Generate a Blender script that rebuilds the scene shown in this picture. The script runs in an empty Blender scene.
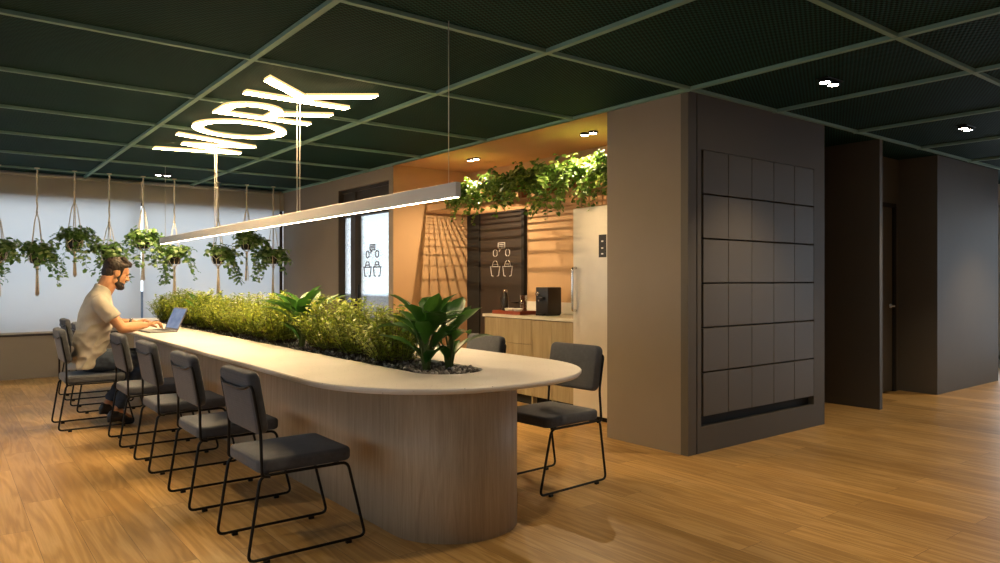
import bpy, bmesh, math, random
from mathutils import Vector, Matrix, noise, Quaternion
R_ = math.radians
PI = math.pi
scn = bpy.context.scene
COL = scn.collection
V = Vector

# ------------------------------------------------------------------ tagging helpers
def tag(o, label=None, cat=None, group=None, kind=None):
    if label: o['label'] = label
    if cat: o['category'] = cat
    if group: o['group'] = group
    if kind: o['kind'] = kind
    return o

def empty(name, loc=(0, 0, 0), rz=0.0):
    o = bpy.data.objects.new(name, None)
    o.empty_display_size = 0.1
    COL.objects.link(o)
    o.location = loc
    o.rotation_euler = (0, 0, rz)
    return o

def thing(name, label, cat, loc=(0, 0, 0), rz=0.0, group=None):
    return tag(empty(name, loc, rz), label, cat, group)

def kids(o):
    return list(o.children)

def copy_tree(o, parent=None):
    c = o.copy()
    COL.objects.link(c)
    if parent is not None:
        c.parent = parent
    for ch in kids(o):
        copy_tree(ch, c)
    return c

# ------------------------------------------------------------------ mesh builder
class MB:
    def __init__(s):
        s.v, s.f, s.sm = [], [], []
    def add(s, verts, faces, smooth=False, M=None):
        b = len(s.v)
        if M is not None:
            verts = [M @ V(p) for p in verts]
        s.v.extend([tuple(p) for p in verts])
        s.f.extend([tuple(b + i for i in f) for f in faces])
        s.sm.extend([smooth] * len(faces))
        return s
    def bm_add(s, bm, smooth=False, M=None):
        bm.verts.index_update()
        s.add([v.co.copy() for v in bm.verts], [[v.index for v in f.verts] for f in bm.faces], smooth, M)
        bm.free()
        return s
    def box(s, lo, hi, bevel=0.0, seg=2, smooth=False, M=None):
        bm = bmesh.new()
        bmesh.ops.create_cube(bm, size=1.0)
        sx, sy, sz = [hi[i] - lo[i] for i in range(3)]
        c = [(hi[i] + lo[i]) / 2 for i in range(3)]
        for v in bm.verts:
            v.co = V((v.co.x * sx + c[0], v.co.y * sy + c[1], v.co.z * sz + c[2]))
        if bevel > 0:
            bmesh.ops.bevel(bm, geom=bm.edges[:], offset=min(bevel, .49 * min(sx, sy, sz)), segments=seg, affect='EDGES', profile=.5)
        return s.bm_add(bm, smooth or bevel > 0 and seg > 2, M)
    def tube(s, pts, r, n=8, closed=False, caps=True, smooth=True, r2=None):
        pts = [V(p) for p in pts]
        m = len(pts)
        rr = r if isinstance(r, (list, tuple)) else [r] * m
        rings = []
        up = None
        for i in range(m):
            if closed:
                t = (pts[(i + 1) % m] - pts[i - 1])
            else:
                t = pts[min(i + 1, m - 1)] - pts[max(i - 1, 0)]
            t.normalize()
            if up is None:
                a = V((0, 0, 1)) if abs(t.z) < .9 else V((1, 0, 0))
                up = (a - t * a.dot(t)).normalized()
            else:
                up = (up - t * up.dot(t))
                up = up.normalized() if up.length > 1e-6 else V((1, 0, 0))
            w = t.cross(up)
            rings.append([pts[i] + (up * math.cos(2 * PI * k / n) + w * math.sin(2 * PI * k / n)) * rr[i] for k in range(n)])
        vs = [p for rg in rings for p in rg]
        fs = []
        for i in range(m if closed else m - 1):
            j = (i + 1) % m
            for k in range(n):
                fs.append((i * n + k, i * n + (k + 1) % n, j * n + (k + 1) % n, j * n + k))
        if caps and not closed:
            fs.append(tuple(range(n))[::-1])
            fs.append(tuple((m - 1) * n + k for k in range(n)))
        return s.add(vs, fs, smooth)
    def lathe(s, prof, n=24, c=(0, 0, 0), smooth=True, M=None, capped=True):
        vs, fs = [], []
        for (r, z) in prof:
            for k in range(n):
                a = 2 * PI * k / n
                vs.append((c[0] + r * math.cos(a), c[1] + r * math.sin(a), c[2] + z))
        for i in range(len(prof) - 1):
            for k in range(n):
                fs.append((i * n + k, i * n + (k + 1) % n, (i + 1) * n + (k + 1) % n, (i + 1) * n + k))
        if capped and prof[0][0] > 1e-5: fs.append(tuple(range(n))[::-1])
        if capped and prof[-1][0] > 1e-5: fs.append(tuple((len(prof) - 1) * n + k for k in range(n)))
        return s.add(vs, fs, smooth, M)
    def prism(s, poly, z0, z1, M=None):
        n = len(poly)
        vs = [(p[0], p[1], z0) for p in poly] + [(p[0], p[1], z1) for p in poly]
        fs = [tuple(range(n))[::-1], tuple(range(n, 2 * n))]
        for i in range(n):
            j = (i + 1) % n
            fs.append((i, j, n + j, n + i))
        return s.add(vs, fs, False, M)
    def ell(s, c, r, sub=2, M=None):
        bm = bmesh.new()
        bmesh.ops.create_icosphere(bm, subdivisions=sub, radius=1.0)
        for v in bm.verts:
            v.co = V((v.co.x * r[0] + c[0], v.co.y * r[1] + c[1], v.co.z * r[2] + c[2]))
        return s.bm_add(bm, True, M)
    def cap(s, a, b, ra, rb, n=12, M=None):
        """tapered capsule"""
        a, b = V(a), V(b)
        d = b - a
        L = d.length
        q = d.to_track_quat('Z', 'Y') if L > 1e-6 else Quaternion()
        vs, prof = [], []
        for i in range(5):
            t = -PI / 2 + PI / 2 * i / 4
            prof.append((ra * math.cos(t), ra * math.sin(t)))
        for i in range(5):
            t = PI / 2 * i / 4
            prof.append((rb * math.cos(t), L + rb * math.sin(t)))
        prof = [(max(r, 1e-4), z) for r, z in prof]
        fs = []
        for r, z in prof:
            for k in range(n):
                an = 2 * PI * k / n
                vs.append(a + q @ V((r * math.cos(an), r * math.sin(an), z)))
        for i in range(len(prof) - 1):
            for k in range(n):
                fs.append((i * n + k, i * n + (k + 1) % n, (i + 1) * n + (k + 1) % n, (i + 1) * n + k))
        fs.append(tuple(range(n))[::-1])
        fs.append(tuple((len(prof) - 1) * n + k for k in range(n)))
        return s.add(vs, fs, True, M)
    def loft(s, rings, smooth=True):
        n = len(rings[0])
        vs = [p for r in rings for p in r]
        fs = []
        for i in range(len(rings) - 1):
            for k in range(n):
                fs.append((i * n + k, i * n + (k + 1) % n, (i + 1) * n + (k + 1) % n, (i + 1) * n + k))
        fs.append(tuple(range(n))[::-1])
        fs.append(tuple((len(rings) - 1) * n + k for k in range(n)))
        return s.add(vs, fs, smooth)
    def mesh(s, name):
        me = bpy.data.meshes.new(name)
        me.from_pydata(s.v, [], s.f)
        me.polygons.foreach_set('use_smooth', s.sm)
        me.update()
        return me
    def build(s, name, mat, parent=None, **t):
        me = s.mesh(name)
        if mat: me.materials.append(mat)
        o = bpy.data.objects.new(name, me)
        COL.objects.link(o)
        if parent is not None: o.parent = parent
        return tag(o, **t) if t else o
    def fused(s, name, mat, voxel, parent=None, smooth=4, disp=None, **t):
        """one continuous surface from overlapping pieces"""
        me = s.mesh('tmp')
        o = bpy.data.objects.new('tmp', me)
        COL.objects.link(o)
        m = o.modifiers.new('r', 'REMESH'); m.mode = 'VOXEL'; m.voxel_size = voxel; m.use_smooth_shade = True
        if smooth:
            m2 = o.modifiers.new('s', 'SMOOTH'); m2.iterations = smooth; m2.factor = .5
        dg = bpy.context.evaluated_depsgraph_get()
        dg.update()
        ev = o.evaluated_get(dg)
        nm = bpy.data.meshes.new_from_object(ev, depsgraph=dg)
        nm.name = name
        bpy.data.objects.remove(o)
        bpy.data.meshes.remove(me)
        if disp:
            nrm = [v.normal.copy() for v in nm.vertices]
            for v, n_ in zip(nm.vertices, nrm):
                v.co = v.co + n_ * disp(v.co)
        nm.polygons.foreach_set('use_smooth', [True] * len(nm.polygons))
        nm.materials.clear()
        nm.materials.append(mat)
        nm.update()
        r = bpy.data.objects.new(name, nm)
        COL.objects.link(r)
        if parent is not None: r.parent = parent
        return tag(r, **t) if t else r

def pad(m, sx, sy, sz, rc, re, Mx, n=6, k=5, puff=0.0):
    """upholstered pad: rounded rectangle (sx, sy) of height sz, soft rims"""
    def rr(ins, z):
        hx, hy, r = sx / 2 - ins, sy / 2 - ins, max(rc - ins, .002)
        out = []
        for (cx, cy, a0) in ((hx - r, hy - r, 0), (-hx + r, hy - r, PI / 2), (-hx + r, -hy + r, PI), (hx - r, -hy + r, 1.5 * PI)):
            for i in range(n + 1):
                a = a0 + PI / 2 * i / n
                out.append(Mx @ V((cx + r * math.cos(a), cy + r * math.sin(a), z)))
        return out
    rings = []
    for i in range(k + 1):
        t = PI / 2 * i / k
        rings.append(rr(re * (1 - math.sin(t)), -sz / 2 + re * (1 - math.cos(t))))
    for i in range(k + 1):
        t = PI / 2 * i / k
        rings.append(rr(re * (1 - math.cos(t)), sz / 2 - re * (1 - math.sin(t))))
    rings.append(rr(min(sx, sy) * .22, sz / 2 + puff)); rings.insert(0, rr(min(sx, sy) * .22, -sz / 2 - puff * .3))
    rings.append(rr(min(sx, sy) * .4, sz / 2 + puff * 1.2)); rings.insert(0, rr(min(sx, sy) * .4, -sz / 2 - puff * .3))
    return m.loft(rings)

def fillet(pts, rad, seg=5, closed=False):
    pts = [V(p) for p in pts]
    out = []
    m = len(pts)
    for i, p in enumerate(pts):
        if not closed and (i == 0 or i == m - 1):
            out.append(p); continue
        a, b = pts[i - 1], pts[(i + 1) % m]
        u, w = (a - p), (b - p)
        r = min(rad, u.length * .45, w.length * .45)
        p0, p1 = p + u.normalized() * r, p + w.normalized() * r
        for k in range(seg + 1):
            t = k / seg
            out.append(p0 * (1 - t) ** 2 + p * 2 * t * (1 - t) + p1 * t * t)
    return out

# ------------------------------------------------------------------ materials
class NT:
    def __init__(s, name):
        s.m = bpy.data.materials.new(name)
        s.m.use_nodes = True
        s.t = s.m.node_tree
        s.t.nodes.clear()
        s.out = s.n('ShaderNodeOutputMaterial')
    def n(s, typ, ins=None, **at):
        nd = s.t.nodes.new(typ)
        for k, v in at.items(): setattr(nd, k, v)
        for k, v in (ins or {}).items(): s.put(nd, k, v)
        return nd
    def put(s, nd, k, v):
        sock = nd.inputs[k]
        if isinstance(v, bpy.types.NodeSocket): s.t.links.new(v, sock)
        else: sock.default_value = v
    def surf(s, x): s.t.links.new(x, s.out.inputs['Surface']); return s.m
    def ramp(s, fac, stops, interp='LINEAR'):
        nd = s.n('ShaderNodeValToRGB', {'Fac': fac})
        cr = nd.color_ramp
        cr.interpolation = interp
        while len(cr.elements) < len(stops): cr.elements.new(.5)
        for e, (p, c) in zip(cr.elements, stops):
            e.position = p; e.color = (c[0], c[1], c[2], 1)
        return nd.outputs['Color']
    def math(s, op, a, b=0.0, c=0.0):
        nd = s.n('ShaderNodeMath', operation=op)
        for i, x in enumerate((a, b, c)):
            if i < len(nd.inputs): s.put(nd, i, x)
        return nd.outputs[0]
    def mix(s, fac, a, b, blend='MIX'):
        nd = s.n('ShaderNodeMix', data_type='RGBA', blend_type=blend)
        s.put(nd, 0, fac)
        for i, x in ((6, a), (7, b)):
            if isinstance(x, tuple) and len(x) == 3: x = (*x, 1)
            s.put(nd, i, x)
        return nd.outputs[2]
    def coord(s, scale=(1, 1, 1), rot=(0, 0, 0), src='Object', loc=(0, 0, 0)):
        tc = s.n('ShaderNodeTexCoord')
        mp = s.n('ShaderNodeMapping', {'Vector': tc.outputs[src], 'Scale': scale, 'Rotation': rot, 'Location': loc})
        return mp.outputs[0]
    def bsdf(s, color, rough=.5, metal=0.0, spec=.5, normal=None, **kw):
        b = s.n('ShaderNodeBsdfPrincipled')
        if isinstance(color, tuple): color = (*color[:3], 1)
        s.put(b, 'Base Color', color); s.put(b, 'Roughness', rough); s.put(b, 'Metallic', metal)
        s.put(b, 'Specular IOR Level', spec)
        if normal is not None: s.put(b, 'Normal', normal)
        for k, v in kw.items(): s.put(b, k.replace('_', ' '), v)
        return b.outputs[0]
    def bump(s, h, strength=.2, dist=.01):
        return s.n('ShaderNodeBump', {'Height': h, 'Strength': strength, 'Distance': dist}).outputs[0]

def noisetex(t, vec, scale, detail=3, rough=.5, dist=0.0):
    return t.n('ShaderNodeTexNoise', {'Vector': vec, 'Scale': scale, 'Detail': detail, 'Roughness': rough, 'Distortion': dist}).outputs['Fac']

def plain(name, color, rough=.5, metal=0., spec=.5, var=.06, nscale=6., bump=.0, bscale=200.):
    t = NT(name)
    vec = t.coord()
    f = noisetex(t, vec, nscale, 4)
    a = tuple(c * (1 - var) for c in color); b = tuple(min(1, c * (1 + var)) for c in color)
    col = t.ramp(f, [(.3, a), (.7, b)])
    nrm = t.bump(noisetex(t, vec, bscale, 2), bump, .002) if bump else None
    return t.surf(t.bsdf(col, rough, metal, spec, nrm))

def fabric(name, color):
    t = NT(name)
    vec = t.coord()
    w1 = t.n('ShaderNodeTexWave', {'Vector': vec, 'Scale': 160., 'Distortion': 1.5}, bands_direction='X').outputs['Fac']
    w2 = t.n('ShaderNodeTexWave', {'Vector': vec, 'Scale': 160., 'Distortion': 1.5}, bands_direction='Y').outputs['Fac']
    w = t.math('MULTIPLY', w1, w2)
    f = t.math('ADD', t.math('MULTIPLY', w, .35), t.math('MULTIPLY', noisetex(t, vec, 40, 4), .65))
    col = t.ramp(f, [(.15, tuple(c * .75 for c in color)), (.75, tuple(c * 1.2 for c in color))])
    return t.surf(t.bsdf(col, .85, 0, .25, t.bump(f, .15, .002), Sheen_Weight=.15))

def wood(name, dark, mid, light, axis='Z', rough=.5, scale=1.0):
    t = NT(name)
    sc = {'Z': (14, 14, .9), 'Y': (14, .9, 14), 'X': (.9, 14, 14)}[axis]
    vec = t.coord(tuple(x * scale for x in sc))
    n1 = noisetex(t, vec, 1.6, 6, .62, .6)
    sc2 = {'Z': (60, 60, 2.), 'Y': (60, 2., 60), 'X': (2., 60, 60)}[axis]
    vec2 = t.coord(tuple(x * scale for x in sc2))
    n2 = noisetex(t, vec2, 2.2, 4, .6, .3)
    f = t.math('ADD', t.math('MULTIPLY', n1, .6), t.math('MULTIPLY', n2, .4))
    col = t.ramp(f, [(.3, dark), (.5, mid), (.68, light)])
    return t.surf(t.bsdf(col, rough, 0, .4, t.bump(f, .12, .003)))

def floor_mat():
    t = NT('oak_planks')
    vec = t.coord((1, 1, 1), (0, 0, R_(90)), 'Object')
    br = t.n('ShaderNodeTexBrick', {'Vector': vec, 'Scale': 1.0, 'Color1': (0, 0, 0, 1), 'Color2': (1, 1, 1, 1), 'Mortar': (.5, .5, .5, 1),
                                    'Mortar Size': .0012, 'Mortar Smooth': .3, 'Brick Width': 1.45, 'Row Height': .185, 'Bias': 0.0}, offset=.37, offset_frequency=2)
    rnd = br.outputs['Color']
    mort = br.outputs['Fac']
    r1 = t.n('ShaderNodeSeparateColor', {'Color': rnd}).outputs[0]
    def n4(vec, w, scale, detail, rough, dist):
        return t.n('ShaderNodeTexNoise', {'Vector': vec, 'W': w, 'Scale': scale, 'Detail': detail, 'Roughness': rough, 'Distortion': dist}, noise_dimensions='4D').outputs['Fac']
    W = t.math('MULTIPLY', r1, 37.0)
    g1 = n4(t.coord((7., .55, 1)), W, 1.0, 3, .5, .9)
    rings = t.math('SINE', t.math('MULTIPLY', g1, 46.))
    rings = t.math('MULTIPLY_ADD', rings, .5, .5)
    g2 = n4(t.coord((55., 1.6, 1)), W, 1.5, 5, .65, .2)
    f = t.math('ADD', t.math('MULTIPLY', rings, .26), t.math('MULTIPLY', g2, .74))
    col = t.ramp(f, [(.22, (.31, .165, .046)), (.48, (.44, .262, .082)), (.75, (.56, .365, .155))])
    tone = t.ramp(r1, [(0., (.80, .76, .70)), (.5, (1, 1, 1)), (1., (1.15, 1.14, 1.12))])
    col = t.mix(1.0, col, tone, 'MULTIPLY')
    col = t.mix(mort, col, (.10, .05, .02))
    rg = t.math('MULTIPLY_ADD', g2, .2, .25)
    h = t.math('SUBTRACT', t.math('MULTIPLY', f, .3), mort)
    return t.surf(t.bsdf(col, rg, 0, .5, t.bump(h, .15, .002)))

def mesh_ceiling_mat():
    """dark green expanded metal: rows of diamond holes"""
    t = NT('expanded_mesh_green')
    tc = t.n('ShaderNodeTexCoord').outputs['Object']
    sp = t.n('ShaderNodeSeparateXYZ', {'Vector': tc})
    u = t.math('MULTIPLY', sp.outputs[0], 2 * PI / .050)
    v = t.math('MULTIPLY', sp.outputs[1], 2 * PI / .026)
    s1 = t.math('MULTIPLY', t.math('SINE', u), t.math('SINE', v))
    s2 = t.math('MULTIPLY_ADD', s1, .5, .5)
    n_ = noisetex(t, tc, 1.2, 2)
    hole = t.ramp(s2, [(.42, (.001, .005, .005)), (.58, (.015, .066, .061))])
    col = t.mix(t.math('MULTIPLY', n_, .5), hole, (.002, .014, .013))
    return t.surf(t.bsdf(col, .7, 0, .08, t.bump(s2, .5, .006)))

def leaf_mat(name, c1, c2, c3, trans=.25, rough=.4):
    t = NT(name)
    g = t.n('ShaderNodeNewGeometry')
    vec = t.coord((40, 40, 40))
    f = t.math('ADD', t.math('MULTIPLY', g.outputs['Random Per Island'], .8), t.math('MULTIPLY', noisetex(t, vec, 1., 2), .2))
    col = t.ramp(f, [(.05, c1), (.5, c2), (.95, c3)])
    a = t.bsdf(col, rough, 0, .45)
    b = t.n('ShaderNodeBsdfTranslucent', {'Color': col}).outputs[0]
    mx = t.n('ShaderNodeMixShader', {0: trans, 1: a, 2: b}).outputs[0]
    return t.surf(mx)

def emit_mat(name, color, strength):
    t = NT(name)
    return t.surf(t.n('ShaderNodeEmission', {'Color': (*color, 1), 'Strength': strength}).outputs[0])

def glass_mat(name, tint=(.93, .96, .97), refl=.07):
    t = NT(name)
    a = t.n('ShaderNodeBsdfTransparent', {'Color': (*tint, 1)}).outputs[0]
    b = t.n('ShaderNodeBsdfGlossy', {'Color': (1, 1, 1, 1), 'Roughness': .02}).outputs[0]
    fr = t.n('ShaderNodeFresnel', {'IOR': 1.45}).outputs[0]
    f = t.math('ADD', t.math('MULTIPLY', fr, .7), refl * .3)
    return t.surf(t.n('ShaderNodeMixShader', {0: f, 1: a, 2: b}).outputs[0])

def blind_mat():
    t = NT('sunscreen_fabric')
    vec = t.coord((300, 300, 300))
    f = noisetex(t, vec, 1., 2)
    col = t.ramp(f, [(.3, (.66, .65, .64)), (.7, (.72, .71, .70))])
    a = t.n('ShaderNodeBsdfDiffuse', {'Color': col}).outputs[0]
    b = t.n('ShaderNodeBsdfTranslucent', {'Color': (.97, .94, .90, 1)}).outputs[0]
    return t.surf(t.n('ShaderNodeMixShader', {0: .70, 1: a, 2: b}).outputs[0])

def stone_mat():
    t = NT('speckled_white_stone')
    vec = t.coord()
    vo = t.n('ShaderNodeTexVoronoi', {'Vector': vec, 'Scale': 55.}).outputs['Distance']
    wn = t.n('ShaderNodeTexVoronoi', {'Vector': vec, 'Scale': 55.}).outputs['Color']
    rnd = t.n('ShaderNodeSeparateColor', {'Color': wn}).outputs[0]
    dot = t.math('MULTIPLY', t.math('LESS_THAN', vo, .16), t.math('GREATER_THAN', rnd, .72))
    base = t.ramp(noisetex(t, vec, 3., 4), [(.3, (.70, .665, .62)), (.7, (.77, .735, .69))])
    col = t.mix(t.math('MULTIPLY', dot, .75), base, (.22, .20, .18))
    return t.surf(t.bsdf(col, .38, 0, .45))

M = {}
M['floor'] = floor_mat()
M['ceil'] = mesh_ceiling_mat()
M['grid'] = plain('grid_bar_green', (.18, .32, .28), .6)
M['taupe'] = plain('taupe_paint', (.26, .215, .175), .7, spec=.3, var=.04, nscale=1.5)
M['sillwall'] = plain('grey_paint', (.27, .25, .235), .7, spec=.3, var=.03, nscale=1.5)
M['dark'] = plain('charcoal_paint', (.100, .088, .072), .6, spec=.4, var=.04, nscale=1.5)
M['locker'] = plain('charcoal_laminate', (.104, .091, .074), .5, spec=.4, var=.04, nscale=1.2)
M['gap'] = plain('dark_gap', (.012, .011, .010), .8)
M['orange'] = plain('ochre_paint', (.56, .355, .185), .65, spec=.3, var=.05, nscale=1.5)
M['light'] = plain('pale_paint', (.55, .53, .50), .7, spec=.3)
M['black'] = plain('black_metal', (.012, .012, .013), .42, .6)
M['frame'] = plain('dark_bronze_frame', (.035, .028, .024), .45)
M['bdoor'] = plain('dark_brown_door', (.038, .029, .024), .45, var=.1, nscale=3)
M['white'] = plain('white_vinyl', (.75, .74, .72), .6)
M['darkvinyl'] = plain('dark_vinyl', (.03, .03, .035), .6)
M['fab'] = fabric('grey_upholstery', (.088, .095, .114))
M['twood'] = wood('greige_oak_veneer', (.35, .265, .175), (.47, .37, .255), (.57, .465, .335), 'Z', .5, 1.5)
M['cwood'] = wood('ash_oak_cabinet', (.25, .195, .115), (.36, .29, .175), (.46, .38, .25), 'Z', .5)
M['stone'] = stone_mat()
M['counter'] = plain('cream_quartz', (.72, .68, .60), .35)
M['steel'] = plain('brushed_steel', (.70, .66, .60), .34, .25, var=.03)
M['alu'] = plain('pale_aluminium', (.72, .68, .64), .5, .1, var=.02)
M['wire'] = plain('steel_wire', (.70, .66, .60), .4, .2)
M['rack'] = plain('tan_metal_rack', (.42, .24, .11), .5)
M['terra'] = plain('terracotta', (.30, .085, .03), .75, var=.15)
M['pot'] = plain('charcoal_pot', (.02, .02, .021), .6)
M['rope'] = plain('cotton_rope', (.82, .74, .60), .9, spec=.1, var=.2, nscale=120)
M['soil'] = plain('dark_soil', (.022, .017, .013), .95, var=.5, nscale=60, bump=.6, bscale=90)
M['pothos'] = leaf_mat('pothos_leaf', (.07, .15, .03), (.17, .31, .07), (.46, .56, .24), .4)
M['shelfleaf'] = leaf_mat('ivy_leaf', (.06, .14, .018), (.14, .27, .035), (.34, .44, .12), .3)
M['shrub'] = leaf_mat('shrub_leaf', (.13, .20, .015), (.29, .37, .03), (.50, .54, .07), .35)
M['broad'] = leaf_mat('broad_leaf', (.025, .09, .012), (.045, .15, .018), (.08, .21, .03), .22, .3)
M['stem'] = plain('green_stem', (.10, .14, .03), .6)
M['twig'] = plain('brown_twig', (.10, .07, .03), .7)
M['sign'] = emit_mat('sign_glow', (1.0, .68, .33), 70.0)
M['signbody'] = emit_mat('sign_side_glow', (1.0, .62, .26), 1.6)
M['strip'] = emit_mat('pendant_glow', (1.0, .80, .54), 50.0)
M['bulb'] = emit_mat('downlight_glow', (1.0, .86, .66), 60.0)
M['glass'] = glass_mat('window_glass')
M['cupglass'] = glass_mat('clear_glass', (.86, .86, .84), .25)
M['blind'] = blind_mat()
M['valance'] = plain('header_beam', (.5, .46, .41), .8)
M['skin'] = plain('skin', (.52, .265, .14), .5, spec=.35, var=.07, nscale=25)
M['hair'] = plain('dark_brown_hair', (.020, .011, .007), .6, var=.4, nscale=90, bump=.5, bscale=160)
M['shirt'] = plain('stone_cotton', (.43, .40, .345), .9, spec=.15, var=.08, nscale=14)
M['jeans'] = plain('dark_denim', (.042, .058, .088), .85, spec=.2, var=.22, nscale=30)
M['shoe'] = plain('black_leather', (.012, .011, .012), .35)
M['eye'] = plain('eye_dark', (.03, .02, .015), .2)
M['laptop'] = plain('grey_aluminium', (.30, .29, .28), .35, .5)
M['keys'] = plain('dark_keys', (.03, .03, .032), .5)
M['tray'] = plain('red_brown_tray', (.30, .055, .018), .45, var=.12)
M['ceramic'] = plain('white_ceramic', (.80, .77, .72), .25)
M['appl'] = plain('black_plastic', (.022, .019, .018), .3)
M['chrome'] = plain('chrome', (.75, .74, .72), .18, 1.0)
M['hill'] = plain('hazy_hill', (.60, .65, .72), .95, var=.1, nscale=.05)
M['parapet'] = plain('grey_parapet', (.33, .32, .31), .85)

def screen_mat():
    t = NT('laptop_screen')
    vec = t.coord((1, 3, 5))
    f = noisetex(t, vec, 3., 1)
    col = t.ramp(f, [(.35, (.24, .30, .46)), (.65, (.36, .42, .58))])
    return t.surf(t.n('ShaderNodeEmission', {'Color': col, 'Strength': .75}).outputs[0])
M['screen'] = screen_mat()
def gravel_mat():
    t = NT('river_gravel')
    g = t.n('ShaderNodeNewGeometry')
    col = t.ramp(g.outputs['Random Per Island'], [(.0, (.06, .055, .05)), (.5, (.17, .15, .13)), (.8, (.33, .30, .27)), (1., (.6, .56, .52))])
    return t.surf(t.bsdf(col, .7))
M['gravel'] = gravel_mat()

# ------------------------------------------------------------------ camera
FPX = 722.0
cam = bpy.data.cameras.new('camera')
cam.sensor_width = 36.0
cam.lens = FPX / 1000 * 36
cam.shift_y = -2.0 / 1000
cam.clip_start = .05
cam.clip_end = 1000
co = bpy.data.objects.new('camera', cam)
COL.objects.link(co)
YAW = math.atan(560 / 722.0)
co.location = (0, 0, 1.27)
co.rotation_euler = (R_(90), 0, -YAW)
scn.camera = co

# ------------------------------------------------------------------ setting
CH = 2.64
def struct(name, mb, mat, parent=None):
    o = mb.build(name, mat, parent)
    if parent is None: o['kind'] = 'structure'
    return o
def sbox(name, lo, hi, mat, parent=None, bevel=0.0):
    return struct(name, MB().box(lo, hi, bevel), M[mat], parent)

XL, XR, YN, YF = -3.2, 12.0, -2.6, 11.0
sbox('floor', (XL - .2, YN - .2, -.12), (XR + .2, YF + .2, 0), 'floor')
sbox('ceiling', (XL - .2, YN - .2, CH), (XR + .2, YF + .2, CH + .12), 'ceil')
gx = [-2.5, -1.17, .17, 1.517, 2.86, 4.225, 5.33, 6.66, 8.0, 9.33, 10.66]
gy = [-1.9, -.65, .6, 1.83, 3.235, 4.44, 5.65, 6.86, 8.07, 9.28, 10.49]
tn = 0
for x in gx:
    tn += 1
    y1 = 11.0 if x < 4.23 else 3.26
    sbox('trim_%d' % tn, (x - .018, YN, CH - .024), (x + .018, y1, CH + .001), 'grid')
for y in gy:
    tn += 1
    x1 = XR if y < 3.26 else 4.24
    sbox('trim_%d' % tn, (XL, y - .016, CH - .022), (x1, y + .016, CH + .001), 'grid')

# back window wall
sbox('wall_back', (XL, 11.0, 0), (4.44, 11.2, .545), 'sillwall')
sbox('trim_window_sill', (XL, 10.985, .545), (4.24, 11.2, .565), 'frame')
sbox('wall_back_header', (XL, 10.975, 2.335), (4.24, 11.2, CH), 'valance')
w1 = empty('window_1', (0, 11.1, 0)); w1['kind'] = 'structure'
fr = MB()
for x in (XL + .03, -1.4, .4, 2.155, 4.20):
    fr.box((x - .03, -.03, .56), (x + .03, .03, 2.34))
fr.box((XL, -.03, .56), (4.24, .03, .60)); fr.box((XL, -.03, 2.30), (4.24, .03, 2.34))
fr.box((4.165, -.09, .56), (4.24, .03, 2.64))
fr.build('window_frame', M['frame'], w1)
MB().box((XL, -.004, .58), (4.2, .004, 2.32)).build('glass', M['glass'], w1)
def blind(x0, x1, label):
    t = thing('roller_blind', label, 'blind', (0, 0, 0), group='roller blinds on the back window')
    m = MB()
    n = 24
    vs, fs = [], []
    for i in range(n + 1):
        x = x0 + (x1 - x0) * i / n
        w = .004 * math.sin(i * 1.3)
        for (yy, zz) in ((10.955, 2.60), (10.955, .575), (10.957, .575), (10.957, 2.60)):
            vs.append((x, yy, zz))
    for i in range(n):
        for k in range(4):
            a, b = i * 4 + k, i * 4 + (k + 1) % 4
            fs.append((a, b, b + 4, a + 4))
    # single thin sheet of cloth
    m2 = MB()
    m2.add([(x0, 10.955, .60), (x1, 10.955, .60), (x1, 10.955, 2.59), (x0, 10.955, 2.59)], [(0, 1, 2, 3)])
    m2.build('cloth', M['blind'], t)
    MB().box((x0, 10.945, .575), (x1, 10.965, .60), .004).build('hem_bar', M['light'], t)
    MB().tube([(x0, 10.94, 2.605), (x1, 10.94, 2.605)], .02, 12).build('roller_tube', M['light'], t)
blind(XL + .02, 2.198, 'wide white translucent roller blind behind the seated man')
blind(2.228, 4.165, 'narrower white translucent roller blind reaching the right corner of the window')

# wall with the glass door (plane x = 4.24)
sbox('wall_right', (4.24, 9.03, 0), (4.34, 11.0, CH), 'taupe')
sbox('wall_right_pier', (4.24, 7.536, 0), (4.44, 7.635, CH), 'taupe')
sbox('wall_right_lintel', (4.24, 7.635, 2.46), (4.44, 9.03, CH), 'taupe')
# niche
sbox('wall_niche_side', (4.245, 7.53, 0), (5.36, 7.60, CH), 'orange')
sbox('wall_niche_back', (5.36, 4.06, 0), (5.5, 7.60, CH), 'orange')
sbox('ceiling_niche', (4.24, 4.06, CH - .008), (5.5, 7.53, CH + .002), 'orange')
sbox('trim_niche', (4.222, 4.06, CH - .024), (4.244, 7.53, CH), 'grid')
sbox('wall_exterior', (5.5, 7.60, 0), (5.55, 7.62, CH), 'orange')
# locker block
sbox('wall_locker_block', (4.24, 3.33, 0), (6.14, 4.06, CH), 'taupe')
sbox('wall_locker_left', (4.24, 3.265, 0), (4.335, 3.33, CH), 'dark')
sbox('wall_locker_left_strip', (4.347, 3.265, 0), (4.392, 3.33, CH), 'dark')
sbox('wall_locker_top', (4.392, 3.265, 2.223), (6.14, 3.33, CH), 'dark')
sbox('wall_locker_right', (5.966, 3.265, .19), (6.14, 3.33, 2.223), 'dark')
sbox('wall_locker_plinth', (4.392, 3.265, 0), (6.14, 3.33, .19), 'dark')
sbox('wall_locker_end', (6.14, 3.30, 0), (6.16, 5.0, CH), 'dark')
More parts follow.
